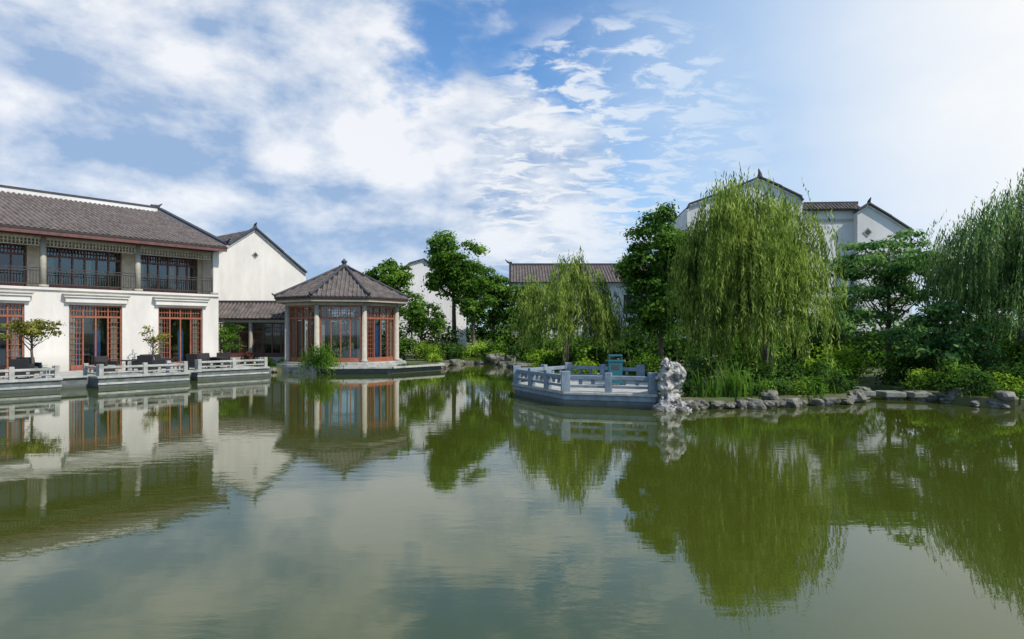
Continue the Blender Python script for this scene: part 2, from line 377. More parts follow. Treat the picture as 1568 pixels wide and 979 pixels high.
while x<SE-.36: rail.box(x,x+.022,.03,.052,zt+.326,zt+.949); x+=.125
rail.make('balcony_railing',M_rail,LB)
x=SW
while x<SE-.4:
    lat.box(x,x+.06,.06,.11,6.9,7.179); x+=.16
for z in (6.84,7.02): lat.box(SW,SE-.36,.113,.15,z,z+.045)
lat.make('frieze_lattice',M_cream,LB)
uf=MB();ug=MB();uw=MB()
for k in range(len(cols)-1):
    a=cols[k]+.45;b=cols[k+1]-.35
    doorunit(uf,ug,a,b,zt+.14,7.0,1.45,leaves=6,lat=False,tz=.5)
    uw.box(a+.1,a+.45,1.7,1.72,zt+.2,6.4); uw.box(a+1.9,a+2.2,1.7,1.72,zt+.2,6.4)
uf.make('upper_window_frames',M_dred,LB); ug.make('upper_window_glass',M_glassd,LB); uw.make('upper_curtains',M_curt,LB)
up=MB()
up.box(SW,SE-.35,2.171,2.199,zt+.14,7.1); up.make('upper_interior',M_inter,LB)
up=MB()
for c in cols: up.box(c-.36,min(c+.46,SE-.352),1.44,2.17,zt+.14,7.1)
up.make('upper_piers',M_cream,LB)
eN,eZ,rN,rZ=-.9,7.62,9.0,10.85
tl=MB();
Ls=math.hypot(rN-eN,rZ-eZ)
tile_panel(tl,None,(SW,eN,eZ),(1,0,0),(0,rN-eN,rZ-eZ),SE+.1-SW,lambda x:Ls,0.27,0.34,.085)
tl.make('roof_tiles',M_tile,LB,True)
bed=MB()
R2=18.9
bed.add([(SW,eN,eZ),(SE+.12,eN,eZ),(SE+.12,rN,rZ),(SW,rN,rZ),(SE+.12,R2,eZ),(SW,R2,eZ),(SW,eN,eZ-.12),(SE+.12,eN,eZ-.12),(SE+.12,R2,eZ-.12),(SW,R2,eZ-.12)],
  [(0,1,2,3),(3,2,4,5),(0,6,7,1),(6,9,8,7),(1,7,8,4,2)])
bed.make('roof_bed',M_tileb,LB)
fa=MB(); fa.box(SW,SE+.1,eN+.02,eN+.08,eZ-.30,eZ-.125); fa.box(SW,SE-.4,-.3,-.1,7.3,7.48)
x=SW
while x<SE: fa.box(x,x+.07,eN+.083,.02,eZ-.24,eZ-.126); x+=.35
fa.make('eave_fascia',M_dred,LB)
rd=MB(); rd.box(SW,SE+.15,rN-.14,rN+.14,rZ+.28,rZ+.40); rd.beam((SE+.16,eN+.05,eZ+.17),(SE+.16,rN,rZ+.3),.3,.12)
rd.tube([(SE+.16,eN+.5,eZ+.35),(SE+.16,eN+.1,eZ+.3),(SE+.16,eN-.25,eZ+.5)],[.09,.08,.03],8)
rd.tube([(SE-.4,rN,rZ+.42),(SE+.1,rN,rZ+.45),(SE+.35,rN,rZ+.65)],[.1,.09,.03],8)
rd.make('ridge_caps',M_dark,LB)
rw=MB(); rw.box(SW,SE+.1,rN-.1,rN+.1,rZ-.05,rZ+.279); rw.beam((SE+.16,eN+.1,eZ+.03),(SE+.16,rN,rZ+.13),.2,.16)
rw.make('ridge_plaster',M_white2,LB)
# ------------------------------------------------------------------ terrace
TR=empty('waterside_terrace',(-24.9,31.7,0),math.atan2(.767,.6415))
segs=[(-9.0,0.6,-7.1),(1.95,5.8,-7.3),(7.0,10.9,-5.6)]
fl=MB(); fl.box(-12,11.4,-5.0,0.0,-.8,.449)
fl.box(-9,6.4,-6.1,-5.001,-.8,.447)
for a,b,n in segs: fl.box(a,b,n,-5.002,-.8,.445)
fl.make('terrace_base',M_slated,TR)
ce=MB()
for a,b,n in segs: ce.box(a-.06,b+.06,n-.07,n+.35,.446,.55)
ce.box(.67,1.88,-6.2,-5.9,.449,.53); ce.box(5.87,6.93,-6.2,-5.9,.449,.53)
for a,b,n in segs: ce.box(a-.03,b+.03,n-.04,n-.002,.16,.25)
ce.make('coping',M_stone,TR,bevel=.015)
pv=MB(); pv.box(-12,11.3,-4.95,-.002,.4495,.46); pv.make('paving',M_stone,TR)
bs=MB();
def balus(mb,p0,p1,z,h=.45,n=3,post=.18,rail_h=.1,mid=True):
    p0=Vector(p0);p1=Vector(p1)
    for i in range(n+1):
        p=p0.lerp(p1,i/n); d=(p1-p0).normalized()*post/2
        mb.beam((p.x-d.x,p.y-d.y,z+(h+.1)/2),(p.x+d.x,p.y+d.y,z+(h+.1)/2),post,h+.1)
    for i in range(n):
        a=p0.lerp(p1,i/n);b=p0.lerp(p1,(i+1)/n); d=(b-a).normalized()*(post/2+.002); a=a+d;b=b-d
        mb.beam((a.x,a.y,z+h-rail_h/2),(b.x,b.y,z+h-rail_h/2),post*.75,rail_h)
        if mid:
            mb.beam((a.x,a.y,z+h*.33),(b.x,b.y,z+h*.33),post*.4,rail_h*.6)
            for s in (.33,.67):
                c=a.lerp(b,s); dd=(b-a).normalized()*.06
                mb.beam((c.x-dd.x,c.y-dd.y,z+h*.6),(c.x+dd.x,c.y+dd.y,z+h*.6),post*.35,h*.3)
for a,b,n in segs:
    L=b-a; k=max(2,round(L/1.6)); balus(bs,(a+.12,n+.1),(b-.12,n+.1),.552,.42,k)
    balus(bs,(a+.12,n+.32),(a+.12,-5.3),.4495,.5,1); balus(bs,(b-.12,n+.32),(b-.12,-5.0 if b>10 else -5.3),.4495,.5,1)
bs.make('balustrade',M_stone,TR,bevel=.012)
def armchair(x,y,rz,par='wicker_armchair'):
    e=empty(par,(x,y,.46),rz)
    m=MB(); m.box(-.35,.35,-.33,.33,.12,.34); m.box(-.36,-.24,-.33,.33,.342,.62); m.box(.24,.36,-.33,.33,.342,.62)
    m.add([(-.36,.22,.342),(.36,.22,.342),(.36,.34,.342),(-.36,.34,.342),(-.36,.32,.86),(.36,.32,.86),(.36,.42,.86),(-.36,.42,.86)],[(0,3,2,1),(4,5,6,7),(0,1,5,4),(1,2,6,5),(2,3,7,6),(3,0,4,7)])
    for sx in (-.3,.3):
        for sy in (-.28,.28): m.box(sx-.03,sx+.03,sy-.03,sy+.03,0,.119)
    m.make('frame',M_wick,e,bevel=.02)
    c=MB(); c.box(-.23,.23,-.31,.21,.342,.44); c.make('cushion',M_cush,e,bevel=.03)
def table(x,y):
    e=empty('terrace_table',(x,y,.46)); m=MB(); m.tube([(0,0,.60),(0,0,.64)],[.42,.42],20); m.tube([(0,0,.0),(0,0,.03),(0,0,.05),(0,0,.599)],[.25,.25,.05,.04],12); m.make('table_body',M_wick,e)
def LBw(s,n): return (-24.9+.6415*s-.767*n, 31.7+.767*s+.6415*n)
for s,n,r in [(-2.4,-4.6,.3),(-1.2,-4.4,2.2),(-.2,-4.8,2.6),(.4,-3.4,.2),(3.2,-4.5,.4),(5.0,-4.6,2.4),(6.2,-3.6,.9),(7.6,-4.2,2.0),(8.4,-3.8,.3),(9.5,-3.2,2.8),(5.4,-2.8,3.4)]:
    armchair(*LBw(s,n),r+math.atan2(.767,.6415))
for s,n in [(-1.8,-4.0),(4.1,-4.4),(8.9,-4.0)]: table(*LBw(s,n))
# ------------------------------------------------------------------ gable houses helper
def gable_house(name,loc,rz,pts,depth,diamond=None,matw=None,capw=.36):
    e=empty(name,loc,rz); w=MB(); poly=[(pts[0][0],.2)]+pts+[(pts[-1][0],.2)]
    w.yprism(poly[::1],0,depth); w.make('walls',matw or M_white2,e)
    cp=MB(); wl=MB(); rf=MB()
    for i in range(len(pts)-1):
        (x0,z0),(x1,z1)=pts[i],pts[i+1]
        ux=Vector((x1-x0,0,z1-z0)); L=ux.length
        if L<.05: continue
        cp.beam((x0-.02*i,-.06,z0+.17),(x1,-.06,z1+.17),capw+.06,.13)
        wl.beam((x0,-.04,z0-.02),(x1,-.04,z1-.02),.12,.12)
        if abs(z1-z0)>.01 and abs(x1-x0)>.5:
            if z1>z0: E=(x0,.15,z0); U=(x1-x0,0,z1-z0)
            else: E=(x1,.15,z1); U=(x0-x1,0,z0-z1)
            tile_panel(rf,None,E,(0,1,0),U,depth-.2,lambda x,L=L:L,.28,.36,.085)
    cp.make('coping',M_dark,e,bevel=.02); wl.make('coping_plaster',M_white2,e)
    if rf.v: rf.make('roof_tiles',M_tile,e,True)
    if diamond:
        for dx,dzz,s in diamond:
            m=MB(); m.yprism([(dx-s,dzz),(dx,dzz-s),(dx+s,dzz),(dx,dzz+s)],-.05,-.002); m.make('diamond_window_frame',M_pillar,e)
            m=MB(); s*=.68; m.yprism([(dx-s,dzz),(dx,dzz-s),(dx+s,dzz),(dx,dzz+s)],-.06,-.051); m.make('diamond_window',M_dark,e)
    return e
gh=gable_house('white_gable_house',(-20.5,52,0),math.atan2(.767,.6415),[(-4.6,7.4),(-2.4,8.9),(0,10.6),(2.4,8.9),(4.6,7.35)],11,diamond=[(0.05,8.6,.28)],matw=M_white)
m=MB(); m.tube([(0,-.1,10.8),(0,-.1,11.0),(0,-.35,11.15)],[.16,.1,.03],8); m.make('ridge_ornament',M_dark,gh)
gable_house('background_gable_house',(-9.2,68,0),math.radians(20),[(-4.5,7.0),(-1.5,9.4),(0,9.9),(4.6,7.2)],10,matw=M_white2)
RB=gable_house('stepped_gable_house',(18.95,50,0),math.radians(-4),[(-5.45,11.8),(-5.3,12.15),(-2.6,13.1),(0,14.15),(1.6,13.4),(3.1,12.6),(3.2,12.3)],12,diamond=[(.1,12.0,.42)])
m=MB(); m.tube([(0,-.1,14.3),(0,-.1,14.6),(-.1,-.1,14.95)],[.22,.14,.04],8); m.tube([(-.9,1,13.9),(-1.25,1,15.8)],[.03,.015],6); m.make('ridge_ornament',M_dark,RB)
m=MB(); m.box(-4.6,-3.3,-.05,-.002,5.4,7.4); m.box(.6,1.9,-.05,-.002,4.4,6.6); m.make('windows',M_dark,RB)
RC=empty('connecting_wing',(22.1,50.3,0),math.radians(-4)); m=MB(); m.box(-.15,4.6,0,10,.2,11.8); m.make('walls',M_white2,RC)
rf=MB(); tile_panel(rf,None,(-.1,-.45,11.85),(1,0,0),(0,1,.55),4.65,lambda x:1.0,.26,.3,.085); rf.make('roof_tiles',M_tile,RC,True)
m=MB(); m.box(-.1,4.6,-.4,.6,11.78,11.86); m.box(-.1,4.6,.4,.7,12.35,12.55); m.make('coping',M_dark,RC)
m=MB(); m.box(-.1,4.6,.43,.67,11.86,12.349); m.make('plaster',M_white2,RC)
m=MB(); m.box(0.2,4.2,-.03,-.002,10.9,11.15); m.make('string_course',M_pillar,RC)
RD=gable_house('eastern_gable_house',(26.9,49.3,0),math.radians(-3),[(-.8,11.5),(0,12.0),(1.6,11.0),(3.2,9.9)],12,diamond=[(-.05,10.0,.36)])
m=MB(); m.tube([(0,-.1,12.1),(0,-.1,12.3),(.0,-.4,12.55)],[.18,.12,.03],8); m.make('ridge_ornament',M_dark,RD)
CB=empty('tiled_roof_house',(6.2,62,0),0)
m=MB(); m.box(-6.2,7.5,0,8,.2,7.2); m.make('walls',M_white2,CB)
rf=MB(); tile_panel(rf,None,(-6.5,-.6,7.15),(1,0,0),(0,4.6,2.0),14.2,lambda x:5.0,.28,.36,.09); rf.make('roof_tiles',M_tile,CB,True)
m=MB(); m.add([(-6.5,-.6,7.15),(7.7,-.6,7.15),(7.7,4.1,9.15),(-6.5,4.1,9.15),(7.7,8.7,7.15),(-6.5,8.7,7.15)],[(0,1,2,3),(3,2,4,5),(0,5,4,1)]); m.make('roof_bed',M_tileb,CB)
m=MB(); m.box(-6.5,7.7,3.95,4.25,9.12,9.4); m.tube([(-6.2,4.1,9.45),(-6.6,4.1,9.5),(-6.9,4.1,9.8)],[.12,.1,.03],8); m.make('ridge',M_dark,CB)
m=MB(); 
for x in (-4.5,-1.5,1.6,4.4): m.box(x,x+1.2,-.05,-.002,4.2,6.0); m.box(x,x+1.2,-.05,-.002,1.0,3.0)
m.make('windows',M_dark,CB)
# ------------------------------------------------------------------ link wing
LK=empty('low_link_wing',(-20.6,44.0,0),math.radians(4))
m=MB(); m.box(0,5.6,.3,3.4,.2,.75); m.box(0,5.6,3.2,3.4,.751,3.3); m.make('walls',M_white2,LK)
fr=MB();gl=MB(); doorunit(fr,gl,0.1,2.75,.76,3.1,.35,leaves=4); doorunit(fr,gl,2.95,5.5,.76,3.1,.35,leaves=4)
fr.make('window_frames',M_dred,LK); gl.make('window_glass',M_glassd,LK)
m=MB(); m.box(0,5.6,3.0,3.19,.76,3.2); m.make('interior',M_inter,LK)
m=MB(); 
for x in (0,2.85,5.5): m.tube([(x,.2,.3),(x,.2,3.2)],[.13,.13],10)
m.box(-.1,5.7,.05,.4,3.12,3.3); m.make('columns',M_pillar,LK)
rf=MB(); tile_panel(rf,None,(-.4,-.35,3.38),(1,0,0),(0,2.2,1.15),6.3,lambda x:2.45,.26,.3,.08); rf.make('roof_tiles',M_tile,LK,True)
m=MB(); m.add([(-.4,-.35,3.36),(5.9,-.35,3.36),(5.9,1.85,4.5),(-.4,1.85,4.5),(5.9,4.0,3.36),(-.4,4.0,3.36)],[(0,1,2,3),(3,2,4,5),(0,5,4,1)]); m.box(-.4,5.9,1.7,2.0,4.5,4.68); m.make('roof_bed',M_tileb,LK)
# ------------------------------------------------------------------ octagonal pavilion
PX,PY=-11.05,43.0
PV=empty('octagonal_pavilion',(PX,PY,0),0)
a0=-math.pi/2+math.radians(11)
def ang(i): return a0+math.radians(22.5+45*i)
def opt(R,i,z): return Vector((R*math.cos(ang(i)),R*math.sin(ang(i)),z))
RC_=3.65; RE=4.35; zf=.62
m=MB(); m.prism([(4.35*math.cos(ang(i)),4.35*math.sin(ang(i))) for i in range(8)],-.5,.5); m.prism([(4.1*math.cos(ang(i)),4.1*math.sin(ang(i))) for i in range(8)],.501,zf); m.make('plinth',M_stone,PV,bevel=.02)
m=MB()
for i in range(8):
    p=opt(RC_,i,0); m.tube([(p.x,p.y,zf),(p.x,p.y,zf+.15),(p.x,p.y,zf+.16),(p.x,p.y,4.1)],[.22,.22,.16,.15],16)
for i in range(8): m.beam(opt(RC_,i,4.2),opt(RC_,i+1,4.2),.22,.2)
m.make('columns',M_pillar,PV,True)
fr=MB();gl=MB();cu=MB()
for i in range(8):
    p=opt(RC_-.05,i,0);q=opt(RC_-.05,i+1,0); mid=(p+q)/2; d=(q-p); w=d.length; th=math.atan2(d.y,d.x)
    f1=MB();g1=MB(); doorunit(f1,g1,-w/2+.17,w/2-.17,zf,4.08,-.045,leaves=4,tz=.75,lat=(i%2==0))
    R=Matrix.Translation(mid)@Matrix.Rotation(th,4,'Z')
    fr.add([R@Vector(v) for v in f1.v],f1.f); gl.add([R@Vector(v) for v in g1.v],g1.f)
    c1=MB(); c1.box(-w/2+.2,-w/2+.42,.15,.2,zf,3.2); c1.box(w/2-.42,w/2-.2,.15,.2,zf,3.2); cu.add([R@Vector(v) for v in c1.v],c1.f)
    if i==0:
        b1=MB(); b1.box(-.5,.25,.12,.14,zf+.3,2.9); bb=MB(); bb.add([R@Vector(v) for v in b1.v],b1.f); bb.make('blue_screen',M_blue,PV)
fr.make('window_frames',M_red,PV); gl.make('window_glass',M_glass,PV); cu.make('curtains',M_curt,PV)
m=MB(); m.tube([(0,0,zf),(0,0,zf+.7)],[.5,.6],16); m.box(-1.6,-.9,-.3,.4,zf,zf+.75); m.box(.9,1.6,-.6,.2,zf,zf+.8); m.make('furniture',M_wick,PV)
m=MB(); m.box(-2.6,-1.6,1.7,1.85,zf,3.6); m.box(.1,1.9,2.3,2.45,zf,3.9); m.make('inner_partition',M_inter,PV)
m=MB(); m.prism([(RE*math.cos(ang(i)),RE*math.sin(ang(i))) for i in range(8)],4.31,4.42); m.make('soffit',M_pillar,PV)
m=MB(); m.prism([((RE+.04)*math.cos(ang(i)),(RE+.04)*math.sin(ang(i))) for i in range(8)],4.421,4.52); m.make('fascia',M_dred,PV)
tl=MB();bd=MB();hp=MB(); apex=Vector((0,0,6.75)); ze=4.6
for i in range(8):
    A=opt(RE+.1,i,ze);B=opt(RE+.1,i+1,ze); W=(B-A).length; mid=(A+B)/2; U=(apex-mid); L=U.length; X=(B-A)
    A2=opt(RE+.1,i,ze-.075);B2=opt(RE+.1,i+1,ze-.075)
    tile_panel(tl,None,A,X,U,W,lambda x,W=W,L=L: L*(1-abs(x-W/2)/(W/2))-.1,.255,.3,.075)
    bd.add([A,B,apex,A2,B2],[(0,1,2),(0,3,4,1)])
    a=A+Vector((0,0,.14)); b=A.lerp(apex,.12)+Vector((0,0,.11)); c=A.lerp(apex,.5)+Vector((0,0,.10)); e_=apex+Vector((0,0,.12)); o=A+(A-Vector((0,0,A.z))).normalized()*.15+Vector((0,0,.26))
    hp.tube([o,a,b,c,e_],[.04,.085,.09,.09,.09],8)
tl.make('roof_tiles',M_tile,PV,True); bd.make('roof_bed',M_tileb,PV); hp.make('hip_ridges',M_dark,PV,True)
m=MB(); m.tube([(0,0,6.6),(0,0,6.85),(0,0,6.87),(0,0,6.95),(0,0,7.0),(0,0,7.08),(0,0,7.16),(0,0,7.22),(0,0,7.3)],[.35,.33,.2,.12,.15,.2,.17,.08,.03],14); m.make('finial',M_dark,PV,True)
m=MB(); m.prism([(-10.6,38.4),(-7.2,38.9),(-4.6,42.2),(-4.9,43.6),(-8,47),(-13,46),(-13.6,40.1)],-.6,.30); PT=m.make('pavilion_quay',M_slated)
m=MB()
pp=[(-13.7,40.0),(-10.62,38.3),(-7.15,38.82),(-4.5,42.2),(-4.8,43.7)]
for i in range(4): m.beam((*pp[i],.36),(*pp[i+1],.36),.35,.11)
m.make('quay_coping',M_stone,bevel=.015)
# ------------------------------------------------------------------ stone platform on the right
SP=empty('stone_viewing_platform',(0,0,0))
poly=[(0.1,25.6),(1.75,21.9),(4.6,21.0),(5.9,22.8),(5.2,26.2),(2.4,28.2)]
m=MB(); m.prism(poly,-.7,.22); m.make('base',M_slated,SP)
def off(poly,d):
    cx=sum(p[0] for p in poly)/len(poly);cy=sum(p[1] for p in poly)/len(poly)
    return [(cx+(x-cx)*(1+d),cy+(y-cy)*(1+d)) for x,y in poly]
m=MB(); m.prism(off(poly,.015),.221,.40); m.make('edge_course',M_slate,SP,bevel=.02)
m=MB(); m.prism(off(poly,.035),.401,.49); m.make('deck',M_stone,SP,bevel=.015)
bs=MB(); pi=off(poly,-.03)
for i,(a,b) in enumerate(zip(pi,pi[1:]+pi[:1])):
    if i in (3,): continue
    L=(Vector(a)-Vector(b)).length; balus(bs,a,b,.491+.001*i,.55,max(1,round(L/1.5)),.22-.002*i,.14)
for x,y in pi: bs.box(x-.15,x+.15,y-.15,y+.15,.4915,1.17)
bs.make('balustrade',M_slate,SP,bevel=.015)
BN=empty('litter_bin',(3.88,24.6,.49)); m=MB(); m.box(-.25,.25,-.18,.18,.05,.88); m.box(-.28,.28,-.21,.21,.881,.95); m.box(-.25,.25,-.18,.18,1.08,1.14)
for sx in (-.23,.23): m.box(sx-.02,sx+.02,-.16,.16,0,.049); m.box(sx-.02,sx+.02,-.16,.16,.951,1.079)
m.make('body',M_bin,BN,bevel=.01)
m=MB(); m.box(-.15,.15,-.19,-.181,.58,.76); m.make('slot',M_dark,BN)
# ------------------------------------------------------------------ scholar rock
mbd=bpy.data.metaballs.new('sr'); mbd.resolution=0.045; mbd.render_resolution=0.045; mbd.threshold=0.5
mo=bpy.data.objects.new('sr_tmp',mbd); col.objects.link(mo)
els=[(0,0,0,.6,0),(-.2,.05,.1,.42,0),(.38,0,.02,.45,0),(-.1,0,.4,.40,0),(-.2,0,.72,.38,0),(-.26,0,1.0,.42,0),(-.1,0,1.28,.42,0),(.15,.02,1.33,.38,0),(-.12,0,1.45,.36,0),(.32,0,1.12,.32,0),(.08,0,.82,.30,0),(.3,.0,.97,.25,0),(.15,0,.4,.27,0),(.55,0,.12,.3,0),
 (.02,-.2,.98,.26,1),(.1,-.1,.6,.22,1),(-.28,-.25,.55,.18,1),(.32,-.2,.62,.26,1),(-.05,-.3,1.35,.16,1),(.15,-.25,.2,.2,1),(-.35,-.2,.85,.16,1)]
for x,y,z,r,ng in els:
    el=mbd.elements.new(); el.co=(x,y,z); el.radius=r; el.use_negative=bool(ng); el.stiffness=2.5 if not ng else 3
bpy.context.view_layer.update()
dg=bpy.context.evaluated_depsgraph_get(); me=bpy.data.meshes.new_from_object(mo.evaluated_get(dg))
bpy.data.objects.remove(mo)
for v in me.vertices:
    p=v.co*3.2; d=mnoise.noise(p)*.10+mnoise.noise(p*2.7)*.05-abs(mnoise.noise(p*1.7+Vector((5,2,1))))*.12; v.co+=v.normal*d
me.materials.clear(); me.materials.append(M_tai); me.polygons.foreach_set('use_smooth',[True]*len(me.polygons))
ro=bpy.data.objects.new('scholar_rock',me); ro.location=(5.05,20.75,.0); ro.scale=(.92,.92,.97); col.objects.link(ro)
def rocks(name,items,mat=M_rock):
    b=bmesh.new()
    for (x,y,z,sx,sy,sz) in items:
        r=bmesh.ops.create_icosphere(b,subdivisions=3,radius=1); o=Vector((random.random()*50,random.random()*50,0)); rot=Matrix.Rotation(random.random()*6,3,'Z')
        for v in r['verts']:
            p=v.co.copy(); k=1+mnoise.noise(p*1.1+o)*.55+mnoise.noise(p*2.6+o)*.25; p=p*k; p.z=max(-.6,min(p.z,.75)); p=Vector((p.x*sx,p.y*sy,p.z*sz)); p=rot@p; v.co=p+Vector((x,y,z))
    me=bpy.data.meshes.new(name); b.to_mesh(me); b.free(); me.materials.append(mat)
    o=bpy.data.objects.new(name,me); col.objects.link(o); return o
it=[]
def along(pts,step,s,out=0.0):
    for a,b in zip(pts,pts[1:]):
        a=Vector(a);b=Vector(b);n=max(1,int((b-a).length/step))
        for i in range(n):
            p=a.lerp(b,(i+random.random()*.6)/n); k=random.uniform(.5,1.35)*s
            it.append((p.x+random.uniform(-.15,.15),p.y+random.uniform(-.15,.15),.1,k,k*.8,k*random.uniform(.5,.85)))
along([(5.4,21.0),(6.5,21.1),(9,21.8),(11.6,22.5),(12.3,24.2),(12.7,27)],.34,.24)
along([(15.0,26.5),(15.1,23.6),(15.7,21.4),(17.5,19.8),(24,16.3)],.36,.27)
along([(1.2,28),(1.0,33),(.7,44),(-1.2,49.9),(-3.2,50.9),(-4.9,48),(-4.8,44)],.8,.4)
along([(-13.2,40.2),(-15.2,40.2),(-16,39)],.5,.28)
for x,y,z,k in [(5.7,20.9,.1,.33),(6.1,21.2,.12,.26),(4.7,20.7,.02,.25),(5.3,20.5,.0,.22),(8.6,21.9,.28,.4),(13.0,24.4,.2,.4),(12.3,23.3,.2,.38),(16.2,21.4,.3,.42),(17.6,20.3,.3,.45),(15.5,22.9,.25,.42),(-1.2,50.0,.4,.7),(-.2,48.5,.4,.6)]: it.append((x,y,z,k,k*.8,k*.8))
rocks('shoreline_rocks',it)
SS=MB()
for x,y,w in [(13.1,24.5,.40),(13.95,24.1,.44),(14.8,23.9,.38)]:
    SS.prism([(x-w*.85,y-.4),(x+w*.8,y-.45),(x+w*.85,y+.35),(x-w*.8,y+.42)],.10,.30); SS.prism([(x-.2,y-.2),(x+.2,y-.2),(x+.2,y+.2),(x-.2,y+.2)],-.6,.099)
SS.make('stepping_stone_bridge',M_step,bevel=.04)
# ------------------------------------------------------------------ vegetation
tree('camphor_tree',-4.9,55,11.1,4.8,2.9,58,(.55,1.0),340,.27,L_mid,trunk=.2,shell=.65)
tree('camphor_tree',-3.2,53.5,7.3,3.4,2.1,34,(.5,.9),330,.27,L_mid,shell=.6)
tree('camphor_tree',-11.2,60,8.9,3.5,2.7,40,(.6,1.0),280,.30,L_mid,shell=.6)
tree('camphor_tree',-1.6,57,8.3,2.5,2.3,42,(.5,.9),300,.28,L_cam,shell=.5)
tree('camphor_tree',1.0,55,6.8,2.0,2.0,36,(.5,.9),300,.28,L_cam,shell=.5)
tree('camphor_tree',-7.2,52,4.9,1.5,2.1,30,(.5,.8),300,.25,L_mid,shell=.5)
tree('camphor_tree',7.75,34,9.15,2.0,2.2,120,(.42,.80),430,.2,L_cam,trunk=.14,egg=.10,shell=.6)
willow('weeping_willow',2.9,34.5,6.4,2.5,.9,46,24,L_wil,leaf=(.26,.055),trunk=.16,drop=.40,lean=.2,tiers=.5)
willow('weeping_willow',9.5,25.2,8.35,2.45,.5,96,23,L_wil,leaf=(.24,.044),trunk=.2,drop=.36,lean=-1.0,minlen=.45,tiers=.5)
willow('weeping_willow',20.0,25.5,8.3,2.7,1.3,62,21,L_wil2,leaf=(.24,.044),trunk=.22,drop=.32,minlen=.45)
tree('ash_tree',17.6,30.5,7.3,2.4,3.1,66,(.4,.8),330,.28,L_blu,asp=.34,trunk=.12,shell=.5,flat=.4)
tree('ash_tree',20.6,28.5,6.0,1.4,2.4,44,(.4,.8),320,.28,L_blu,asp=.34,trunk=.12,shell=.5,flat=.4)
tree('ash_tree',14.6,29.0,4.8,1.0,1.8,40,(.35,.65),380,.2,L_blu,asp=.4,trunk=.09,shell=.4)
tree('sweet_olive_tree',17.0,26.0,3.9,.7,1.9,44,(.35,.65),400,.18,L_blu,trunk=.09,shell=.5,flat=.45)
x,y=LBw(-.1,-3.2)
tree('potted_maple_tree',x+1.2,y-.6,3.3,1.8,1.45,34,(.22,.42),420,.15,L_red,trunk=.06,ground=.45,shell=.3,flat=.5)
x,y=LBw(6.4,-1.6)
tree('potted_maple_tree',x,y,2.9,1.3,.95,18,(.15,.3),420,.13,L_red,trunk=.05,ground=.45,shell=.3)
tree('bamboo_tree',-18.5,41.9,3.8,.6,1.35,36,(.3,.5),380,.2,L_mid,asp=.3,trunk=.06,shell=.4)
